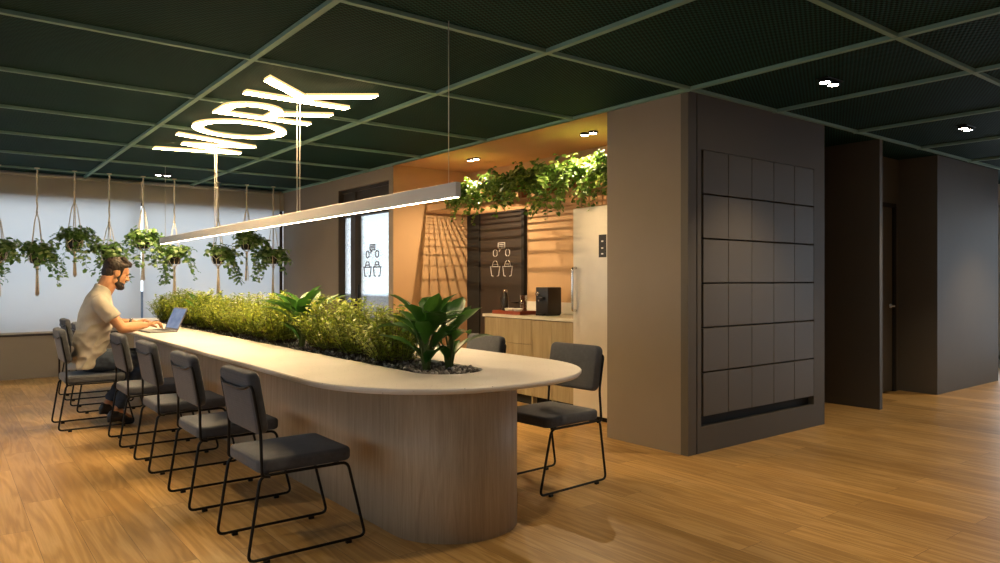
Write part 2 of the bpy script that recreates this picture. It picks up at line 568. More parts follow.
# passage with the fin
sbox('wall_fin', (7.23, 3.29, 0), (7.29, 5.0, CH), 'dark')
sbox('wall_passage_back', (6.16, 5.0, 0), (8.7, 5.1, CH), 'dark')
sbox('wall_door_left', (7.29, 3.74, 0), (7.70, 3.84, CH), 'dark')
sbox('wall_door_top', (7.70, 3.74, 2.13), (8.68, 3.84, CH), 'dark')
sbox('wall_door_right', (8.60, 3.74, 0), (8.68, 3.84, 2.13), 'dark')
sbox('wall_far_right', (8.68, 3.33, 0), (10.50, 5.1, CH), 'dark')
# right end: daylight window
sbox('wall_end', (XR, YN, 0), (XR + .2, YF, .12), 'light')
sbox('wall_end_header', (XR, YN, 2.35), (XR + .2, YF, CH), 'light')
w3 = empty('window_2', (XR + .1, 0, 0)); w3['kind'] = 'structure'
fr = MB()
for y in (YN + .03, -1., .6, 2.2, 3.8, 5.4, 7.0, 8.6, 10.9): fr.box((-.03, y - .03, .12), (.03, y + .03, 2.35))
fr.box((-.03, YN, .12), (.03, YF, .16)); fr.box((-.03, YN, 2.31), (.03, YF, 2.35))
fr.build('window_frame', M['light'], w3)
MB().box((-.004, YN, .14), (.004, YF, 2.33)).build('glass', M['glass'], w3)
sbox('wall_beyond', (8.68, 10.9, 0), (XR, 11.1, CH), 'light')
# walls out of frame that close the room
sbox('wall_left', (XL - .2, YN, 0), (XL, YF, .9), 'light')
sbox('wall_left_header', (XL - .2, YN, 2.0), (XL, YF, CH), 'light')
w4 = empty('added_left_window', (XL - .1, 0, 0)); w4['kind'] = 'structure'  # unseen left window, added to bring cool daylight onto the chair backs
fr = MB()
for k in range(8): fr.box((-.03, YN + k * 1.935, .9), (.03, YN + k * 1.935 + .06, 2.0))
fr.box((-.03, YN, .9), (.03, YF, .94)); fr.box((-.03, YN, 1.96), (.03, YF, 2.0))
fr.build('window_frame', M['frame'], w4)
MB().box((-.004, YN, .92), (.004, YF, 1.98)).build('glass', M['glass'], w4)
sbox('wall_front', (XL, YN - .2, 0), (XR, YN, CH), 'light')

# sliding glass door in the taupe wall
d1 = empty('door_1', (4.325, 0, 0)); d1['kind'] = 'structure'
fr = MB()
fr.box((-.08, 9.012, 0), (.015, 9.03, 2.46)); fr.box((-.08, 7.635, 0), (.04, 7.65, 2.46)); fr.box((-.04, 7.65, 0), (.04, 7.70, 2.46))
fr.box((-.045, 8.60, 0), (.045, 8.73, 2.12)); fr.box((-.04, 7.635, 2.10), (.04, 9.03, 2.16))
fr.box((-.04, 7.635, 2.42), (.04, 9.03, 2.46)); fr.box((-.04, 8.62, 2.16), (.04, 8.70, 2.42))
fr.box((-.04, 7.635, 0), (.04, 9.03, .08))
fr.build('door_frame', M['frame'], d1)
MB().box((-.006, 7.70, .08), (.006, 8.60, 2.10)).build('glass', M['glass'], d1)
MB().box((.0, 8.73, .08), (.012, 9.012, 2.10)).build('glass', M['glass'], d1)
MB().box((-.012, 7.70, 2.16), (.012, 9.012, 2.42)).build('transom_panel', M['bdoor'], d1)
MB().box((-.055, 8.49, .92), (-.035, 8.52, 1.21), .006).build('door_handle', M['black'], d1)

def pictogram(name, mat, parent, xloc, yc, zb, w=.44, h=.40, th=.007):
    """speech bubble, two heads and two seated figures drawn in strokes on a door (u to the right = -y)"""
    m = MB()
    def stroke(p, q):
        a = V((0, yc + w / 2 - p[0] * w, zb + p[1] * h)); b = V((0, yc + w / 2 - q[0] * w, zb + q[1] * h))
        d = (b - a).normalized(); nn = V((1, 0, 0)).cross(d) * th / 2; e = d * th / 2
        X = V((.0025, 0, 0))
        vs = [a - e - nn, b + e - nn, b + e + nn, a - e + nn]
        vs = [p_ - X for p_ in vs] + [p_ + X for p_ in vs]
        m.add(vs, [(0, 1, 2, 3), (7, 6, 5, 4), (0, 4, 5, 1), (1, 5, 6, 2), (2, 6, 7, 3), (3, 7, 4, 0)])
    def poly(ps):
        for a, b in zip(ps[:-1], ps[1:]): stroke(a, b)
    poly([(.36, .84), (.36, 1), (.65, 1), (.65, .84), (.50, .84), (.40, .74), (.42, .84), (.36, .84)])
    poly([(.42, .95), (.59, .95)]); poly([(.42, .90), (.59, .90)])
    for o in (0, .55):
        poly([(.19 + o, .60), (.14 + o, .64), (.14 + o, .76), (.19 + o, .80)])
        poly([(.25 + o, .60), (.31 + o, .64), (.31 + o, .76), (.25 + o, .80)])
        poly([(.0 + o, .29), (.44 + o, .29)])
        poly([(.01 + o, .29), (.06 + o, .02), (.13 + o, .0)]); poly([(.43 + o, .29), (.38 + o, .02), (.31 + o, .0)])
        poly([(.09 + o, .32), (.13 + o, .42), (.18 + o, .46)]); poly([(.35 + o, .32), (.31 + o, .42), (.26 + o, .46)])
        poly([(.16 + o, .36), (.28 + o, .36)])
    o = m.build(name, mat, parent)
    o.location = (xloc, 0, 0)
    return o
pictogram('pictogram', M['darkvinyl'], d1, -.012, 8.19, 1.31, .46, .40, .014)

# dark door in the niche
d2 = empty('door_2', (5.36, 0, 0)); d2['kind'] = 'structure'
fr = MB()
fr.box((-.05, 7.27, 0), (0, 7.53, 2.22)); fr.box((-.05, 6.40, 0), (0, 6.445, 2.22)); fr.box((-.05, 6.40, 2.16), (0, 7.53, 2.22))
fr.build('door_frame', M['gap'], d2)
MB().box((-.035, 6.448, .01), (-.002, 7.267, 2.157), .003).build('door_leaf', M['bdoor'], d2)
pictogram('pictogram', M['white'], d2, -.038, 6.835, 1.31)
MB().tube(fillet([(-.035, 6.52, 1.0), (-.08, 6.52, 1.0), (-.08, 6.64, 1.0)], .02), .009, 8).build('door_handle', M['black'], d2)

# dark door in the passage
d3 = empty('door_3', (0, 3.74, 0)); d3['kind'] = 'structure'
fr = MB()
fr.box((7.70, -.01, 0), (7.74, .05, 2.13)); fr.box((8.555, -.012, 0), (8.60, .05, 2.13)); fr.box((7.70, -.01, 2.09), (8.60, .05, 2.13))
fr.build('door_frame', M['gap'], d3)
MB().box((7.745, .012, .01), (8.55, .045, 2.085), .003).build('door_leaf', M['locker'], d3)
hd = MB(); hd.lathe([(.024, 0), (.024, .012), (.011, .014), (.011, .05)], 16, M=Matrix.Translation((8.50, .012, .97)) @ Matrix.Rotation(R_(90), 4, 'X'))
hd.tube(fillet([(8.50, -.035, .97), (8.39, -.035, .97)], .01), .009, 8)
hd.build('door_handle', M['steel'], d3)

# outside
sbox('parapet', (6.0, 7.7, -.1), (6.15, 16, .98), 'parapet')
m = MB(); vs = []; fs = []
n = 60
for i in range(n):
    a = R_(-40 + 190 * i / (n - 1)); Rr = 220
    hgt = -4.6 + 3.2 * (noise.noise(V((i * .37, 3.1, 0))) * .5 + .5)
    for (rr, z) in ((Rr - 40, -40), (Rr - 12, hgt - 3), (Rr, hgt), (Rr + 20, -40)):
        vs.append((rr * math.cos(a), rr * math.sin(a), z))
for i in range(n - 1):
    for k in range(3): fs.append((i * 4 + k, (i + 1) * 4 + k, (i + 1) * 4 + k + 1, i * 4 + k + 1))
m.add(vs, fs, True)
hl = m.build('hills', M['hill']); hl['kind'] = 'structure'

M['bluewall'] = plain('blue_grey_parapet', (.15, .19, .26), .85)
sbox('parapet_terrace', (XL, 12.5, -.1), (5.4, 12.7, 1.08), 'bluewall')
# world sky
wd = bpy.data.worlds.new('sky'); scn.world = wd; wd.use_nodes = True
nt = wd.node_tree; nt.nodes.clear()
tc = nt.nodes.new('ShaderNodeTexCoord'); sx = nt.nodes.new('ShaderNodeSeparateXYZ'); cr = nt.nodes.new('ShaderNodeValToRGB')
bg = nt.nodes.new('ShaderNodeBackground'); ow = nt.nodes.new('ShaderNodeOutputWorld'); ma = nt.nodes.new('ShaderNodeMath')
ma.operation = 'MULTIPLY_ADD'; ma.inputs[1].default_value = .5; ma.inputs[2].default_value = .5
nt.links.new(tc.outputs['Generated'], sx.inputs[0]); nt.links.new(sx.outputs[2], ma.inputs[0]); nt.links.new(ma.outputs[0], cr.inputs[0])
els = [(0, (.34, .35, .37)), (.44, (.60, .61, .63)), (.485, (.82, .84, .87)), (.503, (.86, .88, .91)), (.56, (.78, .86, .94)), (.75, (.72, .80, .92)), (1, (.66, .75, .92))]
while len(cr.color_ramp.elements) < len(els): cr.color_ramp.elements.new(.5)
for e, (p, c) in zip(cr.color_ramp.elements, els): e.position = p; e.color = (*c, 1)
nt.links.new(cr.outputs[0], bg.inputs[0]); bg.inputs[1].default_value = 2.75
nt.links.new(bg.outputs[0], ow.inputs[0])

# ------------------------------------------------------------------ lockers
lk = thing('locker_bank', 'built-in charcoal locker bank of thirty square doors', 'lockers', (4.40, 3.3285, .19))
MB().box((0, -.010, 0), (1.565, 0, 2.03)).build('carcass', M['gap'], lk)
cw, rh = 1.548 / 5, 1.965 / 6
for i in range(5):
    for j in range(6):
        x0 = .018 + i * cw; z0 = .075 + j * rh
        MB().box((x0 + .0025, -.062, z0 + .001), (x0 + cw - .0025, -.014, z0 + rh - .010), .002, 1).build('door', M['locker'], lk)

# ------------------------------------------------------------------ table
TX, TZ = 2.13, .79
def stadium(cx, r, y0, y1, n=30, e=2.0):
    p = []
    def pt(a, yc):
        c, q = math.cos(a), math.sin(a)
        return (cx + r * math.copysign(abs(c) ** (2 / e), c), yc + r * math.copysign(abs(q) ** (2 / e), q))
    for i in range(n + 1): p.append(pt(PI + PI * i / n, y0))
    for i in range(n + 1): p.append(pt(PI * i / n, y1))
    return p
tb = thing('counter_table', 'long white-topped oak island table with rounded ends and a planter down its middle', 'table', (TX, 6.2, 0))
def loc(p, dy=6.2): return (p[0] - TX, p[1] - dy)
TH = .027
def ring(r, y0, y1, z): return [(*loc(p), z) for p in (stadium(TX + .015, r + .008, y0, y1, e=2.2) if r > .5 else stadium(TX, r, y0, y1))]
m = MB()
Y0, Y1, PY0, PY1 = 3.33, 9.05, 3.22, 9.02
loops = [ring(.197, PY0, PY1, TZ - TH), ring(.197, PY0, PY1, TZ - .002), ring(.199, PY0, PY1, TZ), ring(.750, Y0, Y1, TZ), ring(.755, Y0, Y1, TZ - .005),
         ring(.755, Y0, Y1, TZ - .014), ring(.745, Y0, Y1, TZ - TH), ring(.197, PY0, PY1, TZ - TH)]
n = len(loops[0])
for a, b in zip(loops[:-1], loops[1:]):
    m.add(a + b, [(k, (k + 1) % n, n + (k + 1) % n, n + k) for k in range(n)])
m.build('table_top', M['stone'], tb)
m = MB()
m.prism([loc(p) for p in stadium(TX, .35, 3.17, 9.19)], 0, TZ - TH)
bs = m.build('table_base', M['twood'], tb)
for i, p in enumerate(bs.data.polygons): p.use_smooth = i > 1
m = MB()
lp = [ring(.2, PY0, PY1, TZ - TH - .14), ring(.2, PY0, PY1, TZ - TH)]
lp2 = ring(.188, PY0, PY1, TZ - .003)
so = MB()
so.add(lp2, [tuple(range(n))])
so_z = TZ - .014
sv = [(p[0], p[1], so_z) for p in ring(.1955, PY0, PY1, so_z)]
m = MB(); m.add(sv, [tuple(range(n))]); m.build('soil', M['soil'], tb)

# gravel: small stones, uncountable
random.seed(5)
m = MB()
for i in range(1500):
    u = random.random()
    y = 3.03 + (u ** 1.7) * 5.9
    x = TX + random.uniform(-.178, .178)
    if y < PY0:
        if (x - TX) ** 2 + (y - PY0) ** 2 > .178 ** 2: continue
    r = random.uniform(.005, .0125) * (1.15 if y < 3.6 else 1)
    bm = bmesh.new(); bmesh.ops.create_icosphere(bm, subdivisions=1, radius=r)
    q = Matrix.Translation((x, y, so_z + r * .95)) @ Matrix.Rotation(random.uniform(0, 6), 4, (random.random(), random.random(), 1)) @ Matrix.Diagonal((1, random.uniform(.6, .9), random.uniform(.5, .8), 1))
    m.bm_add(bm, True, q)
m.build('gravel', M['gravel'], None, label='mixed grey and brown gravel covering the soil of the table planter', cat='gravel', kind='stuff')

# ------------------------------------------------------------------ leaves
def leaf_blade(m, base, d, up, L, W, curl=.25, fold=.25, heart=False, ns=4):
    """one leaf with a mid-rib fold, from base along d, bending down"""
    d = V(d).normalized()
    s = d.cross(V(up))
    s = s.normalized() if s.length > 1e-4 else V((1, 0, 0))
    u = s.cross(d)
    prof = [0, .75, 1.0, .62, 0] if heart else [0, .62, 1.0, .72, 0]
    if ns == 2: prof = [0, 1.0, 0]
    k = len(prof) - 1
    vs = []
    p = V(base); ang = 0.0
    for i, w in enumerate(prof):
        hw = w * W / 2
        dd = (d * math.cos(ang) - u * math.sin(ang))
        uu = (u * math.cos(ang) + d * math.sin(ang))
        vs += [p + s * hw + uu * hw * fold * 2, p, p - s * hw + uu * hw * fold * 2]
        p = p + dd * (L / k); ang += curl / k * 2
    if heart:
        vs[0] = vs[3] - d * L * .34 - s * (-W * .0); vs[2] = vs[5] - d * L * .34
    fs = []
    for i in range(k):
        a, b = i * 3, (i + 1) * 3
        if i == k - 1:
            fs += [(a, a + 1, b + 1), (a + 1, a + 2, b + 1)]
        elif i == 0 and not heart:
            fs += [(a + 1, b + 1, b), (a + 1, b + 2, b + 1)]
        else:
            fs += [(a, a + 1, b + 1, b), (a + 1, a + 2, b + 2, b + 1)]
    m.add(vs, fs, True)

def rv(rng): return V((rng.uniform(-1, 1), rng.uniform(-1, 1), rng.uniform(-1, 1)))

# shrubs in the planter
def shrub_meshes(seed, h, ry, rx):
    rng = random.Random(seed)
    lv, st = MB(), MB()
    for i in range(95):
        a = rng.uniform(0, 2 * PI); q = math.sqrt(rng.random())
        bx, by = .35 * rx * q * math.cos(a), .45 * ry * q * math.sin(a)
        tx, ty = 1.0 * rx * q * math.cos(a), 1.0 * ry * q * math.sin(a)
        hh = h * (1.0 - .42 * q * q) * rng.uniform(.72, 1.1)
        pts = []
        for k in range(5):
            t = k / 4
            pts.append(V((bx + (tx - bx) * t ** .8, by + (ty - by) * t ** .8, hh * t)) + rv(rng) * .008)
        pts[0].z = 0
        st.tube(pts, [.0024, .002, .0017, .0014, .0008], 4)
        nl = int(hh / .019)
        for k in range(nl):
            t = .10 + .9 * (k + rng.random() * .5) / nl
            j = min(int(t * 4), 3); f = t * 4 - j
            p = pts[j].lerp(pts[j + 1], min(f, 1))
            ang = rng.uniform(0, 2 * PI)
            for sgn in (0, PI):
                d = V((math.cos(ang + sgn), math.sin(ang + sgn), rng.uniform(.2, .9)))
                leaf_blade(lv, p + d * .003, d, V((0, 0, 1)), rng.uniform(.030, .048), rng.uniform(.017, .025), rng.uniform(.1, .6), .2, ns=2)
    return lv.mesh('foliage'), st.mesh('stems')
shm = [shrub_meshes(10 + i, .355, .30, .245) for i in range(4)]
for a, b in shm:
    a.materials.append(M['shrub']); b.materials.append(M['twig'])
shrub_y = [3.78, 4.24, 4.66, 5.52, 5.92, 6.40, 6.88, 7.34, 8.12, 8.58, 9.00]
ordn = ['between the near broad-leaved clump and the next shrub', 'second from the rounded end', 'just before the middle broad-leaved clump',
        'just behind the middle broad-leaved clump', 'second behind the middle broad-leaved clump', 'third behind the middle broad-leaved clump', 'fourth behind the middle broad-leaved clump',
        'just before the far broad-leaved clump', 'just behind the far broad-leaved clump', 'last but one towards the window', 'at the far window end of the planter']
rng = random.Random(77)
for i, y in enumerate(shrub_y):
    t = thing('shrub', 'yellow-green small-leaved shrub in the table planter, ' + ordn[i], 'shrub', (TX + rng.uniform(-.015, .015), y, so_z), rng.choice([0, PI]) + rng.uniform(-.2, .2), 'small-leaved shrubs in the table planter')
    s = rng.uniform(.93, 1.10)
    if i == 10: s = .95
    t.scale = (1, 1, s)
    for nm, me in (('foliage', shm[i % 4][0]), ('stems', shm[i % 4][1])):
        o = bpy.data.objects.new(nm, me); COL.objects.link(o); o.parent = t

# broad-leaved clumps
def broad_clump(loc_, seed, stalks, label, hmul=1.0):
    rng = random.Random(seed)
    t = thing('broadleaf_plant', label, 'plant', loc_, 0, 'broad-leaved plants in the table planter')
    lv, st = MB(), MB()
    for (cx, cy, n_) in stalks:
        for i in range(n_):
            a = 2 * PI * (i / n_) + rng.uniform(-.4, .4)
            lean = rng.uniform(.08, .6)
            hh = rng.uniform(.11, .21) * hmul * (1.2 - lean * .5)
            out = V((math.cos(a), math.sin(a), 0))
            p0 = V((cx, cy, 0)) + out * .012
            p2 = V((cx, cy, hh)) + out * (.02 + lean * .09)
            p1 = (p0 + p2) / 2 + V((0, 0, .02)) - out * .012
            pts = [p0, p0.lerp(p1, .6), p1, p1.lerp(p2, .6), p2]
            st.tube(pts, [.0075, .006, .005, .0045, .004], 6)
            d = (out * (.35 + lean) + V((0, 0, 1.0 - lean * .75)))
            leaf_blade(lv, p2 - d.normalized() * .01, d, V((0, 0, 1)) if lean > .25 else out * -1, rng.uniform(.16, .225) * hmul, rng.uniform(.085, .115), rng.uniform(.15, .6), .16)
        for i in range(6):
            a = rng.uniform(0, 2 * PI); out = V((math.cos(a), math.sin(a), 0))
            p0 = V((cx, cy, .0)) + out * .01
            leaf_blade(lv, p0 + V((0, 0, .03)), out * .5 + V((0, 0, 1)), V((0, 0, 1)), rng.uniform(.12, .2) * hmul, .06, .5, .2)
    # refine leaf shape
    lv.build('foliage', M['broad'], t); st.build('stalks', M['stem'], t)
    return t
broad_clump((TX, 3.30, so_z), 3, [(-.07, .0, 24), (.09, .02, 15)], 'large glossy broad-leaved plant at the rounded near end of the table planter', 1.18)
broad_clump((TX, 5.06, so_z), 8, [(-.04, .0, 15), (.06, .08, 10)], 'glossy broad-leaved plant halfway along the table planter', 1.32)
broad_clump((TX, 7.74, so_z), 12, [(.0, .0, 11)], 'glossy broad-leaved plant near the window end of the table planter', 1.25)

# ------------------------------------------------------------------ chairs
def build_chair():
    t = empty('side_chair')
    pad(MB_ := MB(), .46, .44, .064, .045, .020, Matrix.Translation((-.005, 0, .428)), puff=.004)
    MB_.build('seat', M['fab'], t)
    lean = R_(10)
    Mb = Matrix.Translation((-.228, 0, .52)) @ Matrix.Rotation(-lean, 4, 'Y')
    pad(MB_ := MB(), .285, .425, .056, .04, .018, Mb @ Matrix.Translation((.030, 0, .190)) @ Matrix.Rotation(R_(90), 4, 'Y'), puff=.003)
    MB_.build('backrest', M['fab'], t)
    r = .0075
    m = MB()
    for s in (-.222, .222):
        lp = fillet([(.195, s, .392), (.288, s, r + .012), (-.285, s, r + .012), (-.228, s, .392)], .035, 5, True)
        m.tube(lp, r, 8, closed=True)
    m.tube([(-.19, -.222, .392), (-.19, .222, .392)], r, 8); m.tube([(.15, -.222, .392), (.15, .222, .392)], r, 8)
    m.build('sled_frame', M['black'], t)
    Bt = lambda x, y, z: Mb @ V((x, y, z))
    q = .221
    pts = [(-.19, -.2365, .388), (-.226, -.2365, .394), Bt(.012, -q, .06), Bt(.012, -q, .285), Bt(-.006, -.14, .262), Bt(-.006, .14, .262), Bt(.012, q, .285), Bt(.012, q, .06), (-.226, .2365, .394), (-.19, .2365, .388)]
    MB().tube(fillet(pts, .035, 5), r, 8).build('back_frame', M['black'], t)
    for x in (-.2, .2):
        for s in (-.222, .222):
            MB().box((x - .014, s - .009, 0), (x + .014, s + .009, .014), .002, 1).build('glide', M['black'], t)
    return t
proto = build_chair()
LG = 'grey chairs along the window side of the table'
left = [(1.357, 3.42, 0, 'grey upholstered chair on black sled legs nearest the rounded table end, seat fully in view'),
        (1.345, 4.335, 0, 'grey chair on black sled legs, second from the rounded table end'),
        (1.345, 5.285, 0, 'grey chair on black sled legs, third from the rounded table end'),
        (1.338, 6.205, 0, 'grey chair on black sled legs, next to the seated man'),
        (1.055, 7.165, 0, 'grey chair pulled back from the table with the man sitting on it'),
        (1.30, 8.02, 0, 'grey empty chair just beyond the seated man'),
        (1.30, 8.90, 0, 'grey empty chair farthest along, by the window, two beyond the man')]
first = True
def place_chair(x, y, rz, label, group):
    global first
    o = proto if first else copy_tree(proto)
    first = False
    o.location = (x, y, 0); o.rotation_euler = (0, 0, rz)
    tag(o, label, 'chair', group)
for (x, y, rz, lb) in left: place_chair(x, y, rz, lb, LG)
place_chair(3.01, 3.385, PI + R_(3), 'grey chair on the kitchen side at the rounded table end, facing the man across', 'chairs on the kitchen side of the table')
place_chair(3.0, 4.36, PI, 'grey chair on the kitchen side, mostly hidden behind the table top and near broad-leaved plant', 'chairs on the kitchen side of the table')

# ------------------------------------------------------------------ pendant light and sign
pl = thing('linear_pendant', 'long slim pale aluminium pendant light hung over the table on thin cables', 'pendant light', (TX, 6.3, 1.70))
MB().box((-.016, -3.2, .0), (.016, 3.2, .078), .002, 1).build('housing', M['alu'], pl)
MB().box((-.006, -3.195, -.002), (.006, 3.195, -.0005)).build('diffuser', M['strip'], pl)
for (yy, ys) in ((3.19, (0,)), (5.22, (-.027, .027)), (7.28, (-.03, .03)), (9.28, (0,))):
    for dy in ys:
        x, y = 0, yy + dy
        MB().tube([(x, y - 6.3, .078), (x, y - 6.3, CH - 1.70)], .0028, 6).build('cable', M['wire'], pl)

sg = thing('ceiling_sign', 'glowing warm white letters reading WORK mounted flat under the ceiling', 'sign', (2.50, 7.96, CH - .046))
SW = .086; LH = .79
def mapuv(u, v): return (-v, -u)
def bar(m, p, q, w=SW, z0=0, z1=.045, cut=True):
    """stroke with ends cut level"""
    a, b = V(p), V(q)
    d = (b - a)
    if abs(d.y) > 1e-4:
        hw = w / 2 * d.length / abs(d.y)
        poly = [(a.x - hw, a.y), (a.x + hw, a.y), (b.x + hw, b.y), (b.x - hw, b.y)]
    else:
        poly = [(a.x, a.y - w / 2), (b.x, b.y - w / 2), (b.x, b.y + w / 2), (a.x, a.y + w / 2)]
    m.prism([mapuv(*p_) for p_ in poly], z0, z1)
def ring_poly(m, cx, cy, rx, ry, w, a0=0, a1=2 * PI, n=40, z0=0, z1=.045):
    for i in range(n):
        t0, t1 = a0 + (a1 - a0) * i / n, a0 + (a1 - a0) * (i + 1) / n
        poly = [(cx + rx * math.cos(t0), cy + ry * math.sin(t0)), (cx + rx * math.cos(t1), cy + ry * math.sin(t1)),
                (cx + (rx - w) * math.cos(t1), cy + (ry - w) * math.sin(t1)), (cx + (rx - w) * math.cos(t0), cy + (ry - w) * math.sin(t0))]
        m.prism([mapuv(*p_) for p_ in poly], z0, z1)
h2 = SW / 2
def letter(draw, label):
    b_ = MB(); draw(b_, .002, .020)
    L_ = b_.build('letter', M['signbody'], sg, label=label)
    f_ = MB(); draw(f_, 0, .0015)
    f_.build('glowing_face', M['sign'], L_)
def lw(m, a, b): bar(m, (.05, LH), (.27, 0), SW, a, b); bar(m, (.27, 0), (.49, LH * .8), SW, a, b); bar(m, (.49, LH * .8), (.71, 0), SW, a, b); bar(m, (.71, 0), (.95, LH), SW, a, b)
def lo_(m, a, b): ring_poly(m, 1.485, LH / 2, .385, LH / 2, SW, z0=a, z1=b)
def lr(m, a, b):
    bar(m, (2.07, 0), (2.07, LH), SW, a, b); ring_poly(m, 2.29, LH - .23, .23, .23, SW, -PI / 2, PI / 2, 20, a, b)
    bar(m, (2.07, LH - SW / 2), (2.29, LH - SW / 2), SW, a, b); bar(m, (2.07, LH - .46 + SW / 2), (2.29, LH - .46 + SW / 2), SW, a, b); bar(m, (2.28, LH - .45), (2.50, 0), SW, a, b)
def lk_(m, a, b): bar(m, (2.80, 0), (2.80, LH), SW, a, b); bar(m, (2.83, LH * .40), (3.24, LH), SW, a, b); bar(m, (2.93, LH * .52), (3.25, 0), SW, a, b)
letter(lw, 'glowing letter W'); letter(lo_, 'glowing letter O'); letter(lr, 'glowing letter R'); letter(lk_, 'glowing letter K')

# ------------------------------------------------------------------ downlights
def downlight(x, y, label, power=28, axis='Y', z=CH, spot=R_(100), soft=.05):
    t = thing('ceiling_spotlight', label, 'downlight', (x, y, z), 0 if axis == 'Y' else R_(90), 'twin ceiling spotlights')
    m = MB()
    m.box((-.048, -.105, -.008), (.048, .105, .0), .003, 1)
    m.build('housing', M['black'], t)
    for s in (-.055, .055):
        lm = MB(); lm.lathe([(.040, -.03), (.044, -.03), (.044, -.012), (.036, -.012), (.034, -.026), (.0001, -.026)], 20, (0, s, 0), capped=False)
        lo = lm.build('lamp_ring', M['black'], t)
        MB().lathe([(.033, -.0285), (.033, -.0265), (.0001, -.0265)], 16, (0, s, 0)).build('bulb', M['bulb'], lo)
    L = bpy.data.lights.new('spot_beam', 'SPOT')
    L.energy = power * 3.0; L.spot_size = spot; L.spot_blend = .75; L.shadow_soft_size = soft; L.color = (1.0, .74, .45)
    lo = bpy.data.objects.new('spot_beam', L); COL.objects.link(lo); lo.parent = t; lo.location = (0, 0, -.06)
    return t
DL = [(2.28, 10.06, 'twin recessed ceiling spotlight over the hanging plants by the window', 45),
      (4.82, 2.53, 'twin recessed ceiling spotlight in front of the locker bank', 34),
      (7.25, 2.55, 'twin recessed ceiling spotlight in front of the passage', 28),
      (2.31, 7.65, 'twin recessed ceiling spotlight above the glowing letter W', 25),
      (2.30, 5.19, 'twin recessed ceiling spotlight above the glowing letter K', 25),
      ]
for x, y, lb, p in DL: downlight(x, y, lb, p, axis='X')
downlight(4.74, 4.77, 'twin recessed ceiling spotlight in the ochre niche above the fridge', 42, spot=R_(150), soft=.006)
downlight(4.74, 6.60, 'twin recessed ceiling spotlight in the ochre niche above the dark door side', 42, spot=R_(150), soft=.006)
# the same grid of lamps goes on outside the frame
for x, y, p in ((2.4, 2.0, 25), (-.4, 4.6, 44), (-.4, 7.2, 44), (-.4, 2.2, 28), (4.82, .2, 22), (7.25, .2, 22), (9.7, 2.3, 55), (2.4, -.4, 20)):
    if True:
        downlight(x, y, 'twin recessed ceiling spotlight of the grid beyond the picture edge', p)

# ------------------------------------------------------------------ niche: cabinets, worktop, fridge
def cabinet(y0, y1, fronts, label):
    t = thing('base_cabinet', label, 'cabinet', (4.69, (y0 + y1) / 2, 0), group='oak base cabinets in the niche')
    yc = (y0 + y1) / 2
    MB().box((.0215, y0 - yc + .001, .09), (.66, y1 - yc - .016, .868)).build('carcass', M['gap'], t)
    MB().box((.0, y1 - yc - .015, .0), (.66, y1 - yc - .001, .868)).build('side_panel', M['cwood'], t)
    MB().box((.06, y0 - yc + .001, 0), (.62, y1 - yc - .001, .09)).build('toe_kick', M['gap'], t)
    for (nm, a, b) in fronts:
        MB().box((0, y0 - yc + .003, a), (.019, y1 - yc - .017, b), .0015, 1).build(nm, M['cwood'], t)
cabinet(5.53, 6.32, [('drawer_front', .615, .864), ('drawer_front', .10, .611)], 'pale oak base cabinet with two drawers at the door end')
cabinet(5.23, 5.53, [('door', .10, .864)], 'narrow pale oak base cabinet with one door between drawers and fridge side cabinet')
cabinet(4.86, 5.23, [('door', .10, .864)], 'pale oak base cabinet with one door next to the fridge')
wt = MB().box((4.67, 4.86, .87), (5.355, 6.335, .90), .003, 1).build('worktop', M['counter'], None, label='cream stone worktop across the oak cabinets', cat='worktop')
us = MB().box((5.335, 4.86, .901), (5.358, 6.39, 1.02), .002, 1).build('backsplash', M['counter'], None, label='low cream stone upstand behind the coffee machine', cat='backsplash')

fg = thing('refrigerator', 'tall pale steel refrigerator with a vertical bar handle', 'fridge', (4.60, 4.46, 0))
MB().box((.065, -.375, .05), (.70, .375, 1.92), .006, 2).build('body', M['steel'], fg)
MB().box((.08, -.36, 0), (.68, .36, .05)).build('plinth', M['gap'], fg)
MB().box((0, -.376, .055), (.058, .376, 1.92), .008, 3).build('door', M['steel'], fg)
hm = MB(); hm.tube(fillet([(0, .335, .985), (-.045, .335, .985), (-.045, .335, 1.375), (0, .335, 1.375)], .02), .012, 10)
hm.build('handle', M['chrome'], fg)
dp = MB().box((-.004, -.045, 1.465), (.002, .045, 1.665), .002, 1).build('control_panel', M['appl'], fg)
m = MB()
for z in (1.49, 1.54, 1.60): m.box((-.0055, -.012, z), (-.0035, .012, z + .012))
m.build('indicator', M['white'], dp)

# coffee machine
cm = thing('coffee_machine', 'black box coffee machine with a round chrome dial on the worktop', 'coffee machine', (4.88, 5.595, .90))
MB().box((0, -.095, .012), (.19, .095, .29), .008, 3).build('body', M['appl'], cm)
MB().box((.01, -.085, 0), (.18, .085, .012)).build('foot', M['gap'], cm)
MB().lathe([(.001, .02), (.020, .018), (.024, .0), (.024, -.001)], 20, M=Matrix.Translation((-.003, .055, .225)) @ Matrix.Rotation(R_(-90), 4, 'Y')).build('dial', M['chrome'], cm)
sp = MB(); sp.box((-.035, -.05, .165), (0, .03, .188), .004, 2); sp.build('spout', M['appl'], cm)
MB().lathe([(.009, 0), (.009, .022)], 12, (-.022, .02, .147)).build('nozzle', M['chrome'], cm)
MB().box((-.03, -.06, .0), (.0, .06, .018), .003, 1).build('drip_tray', M['black'], cm)

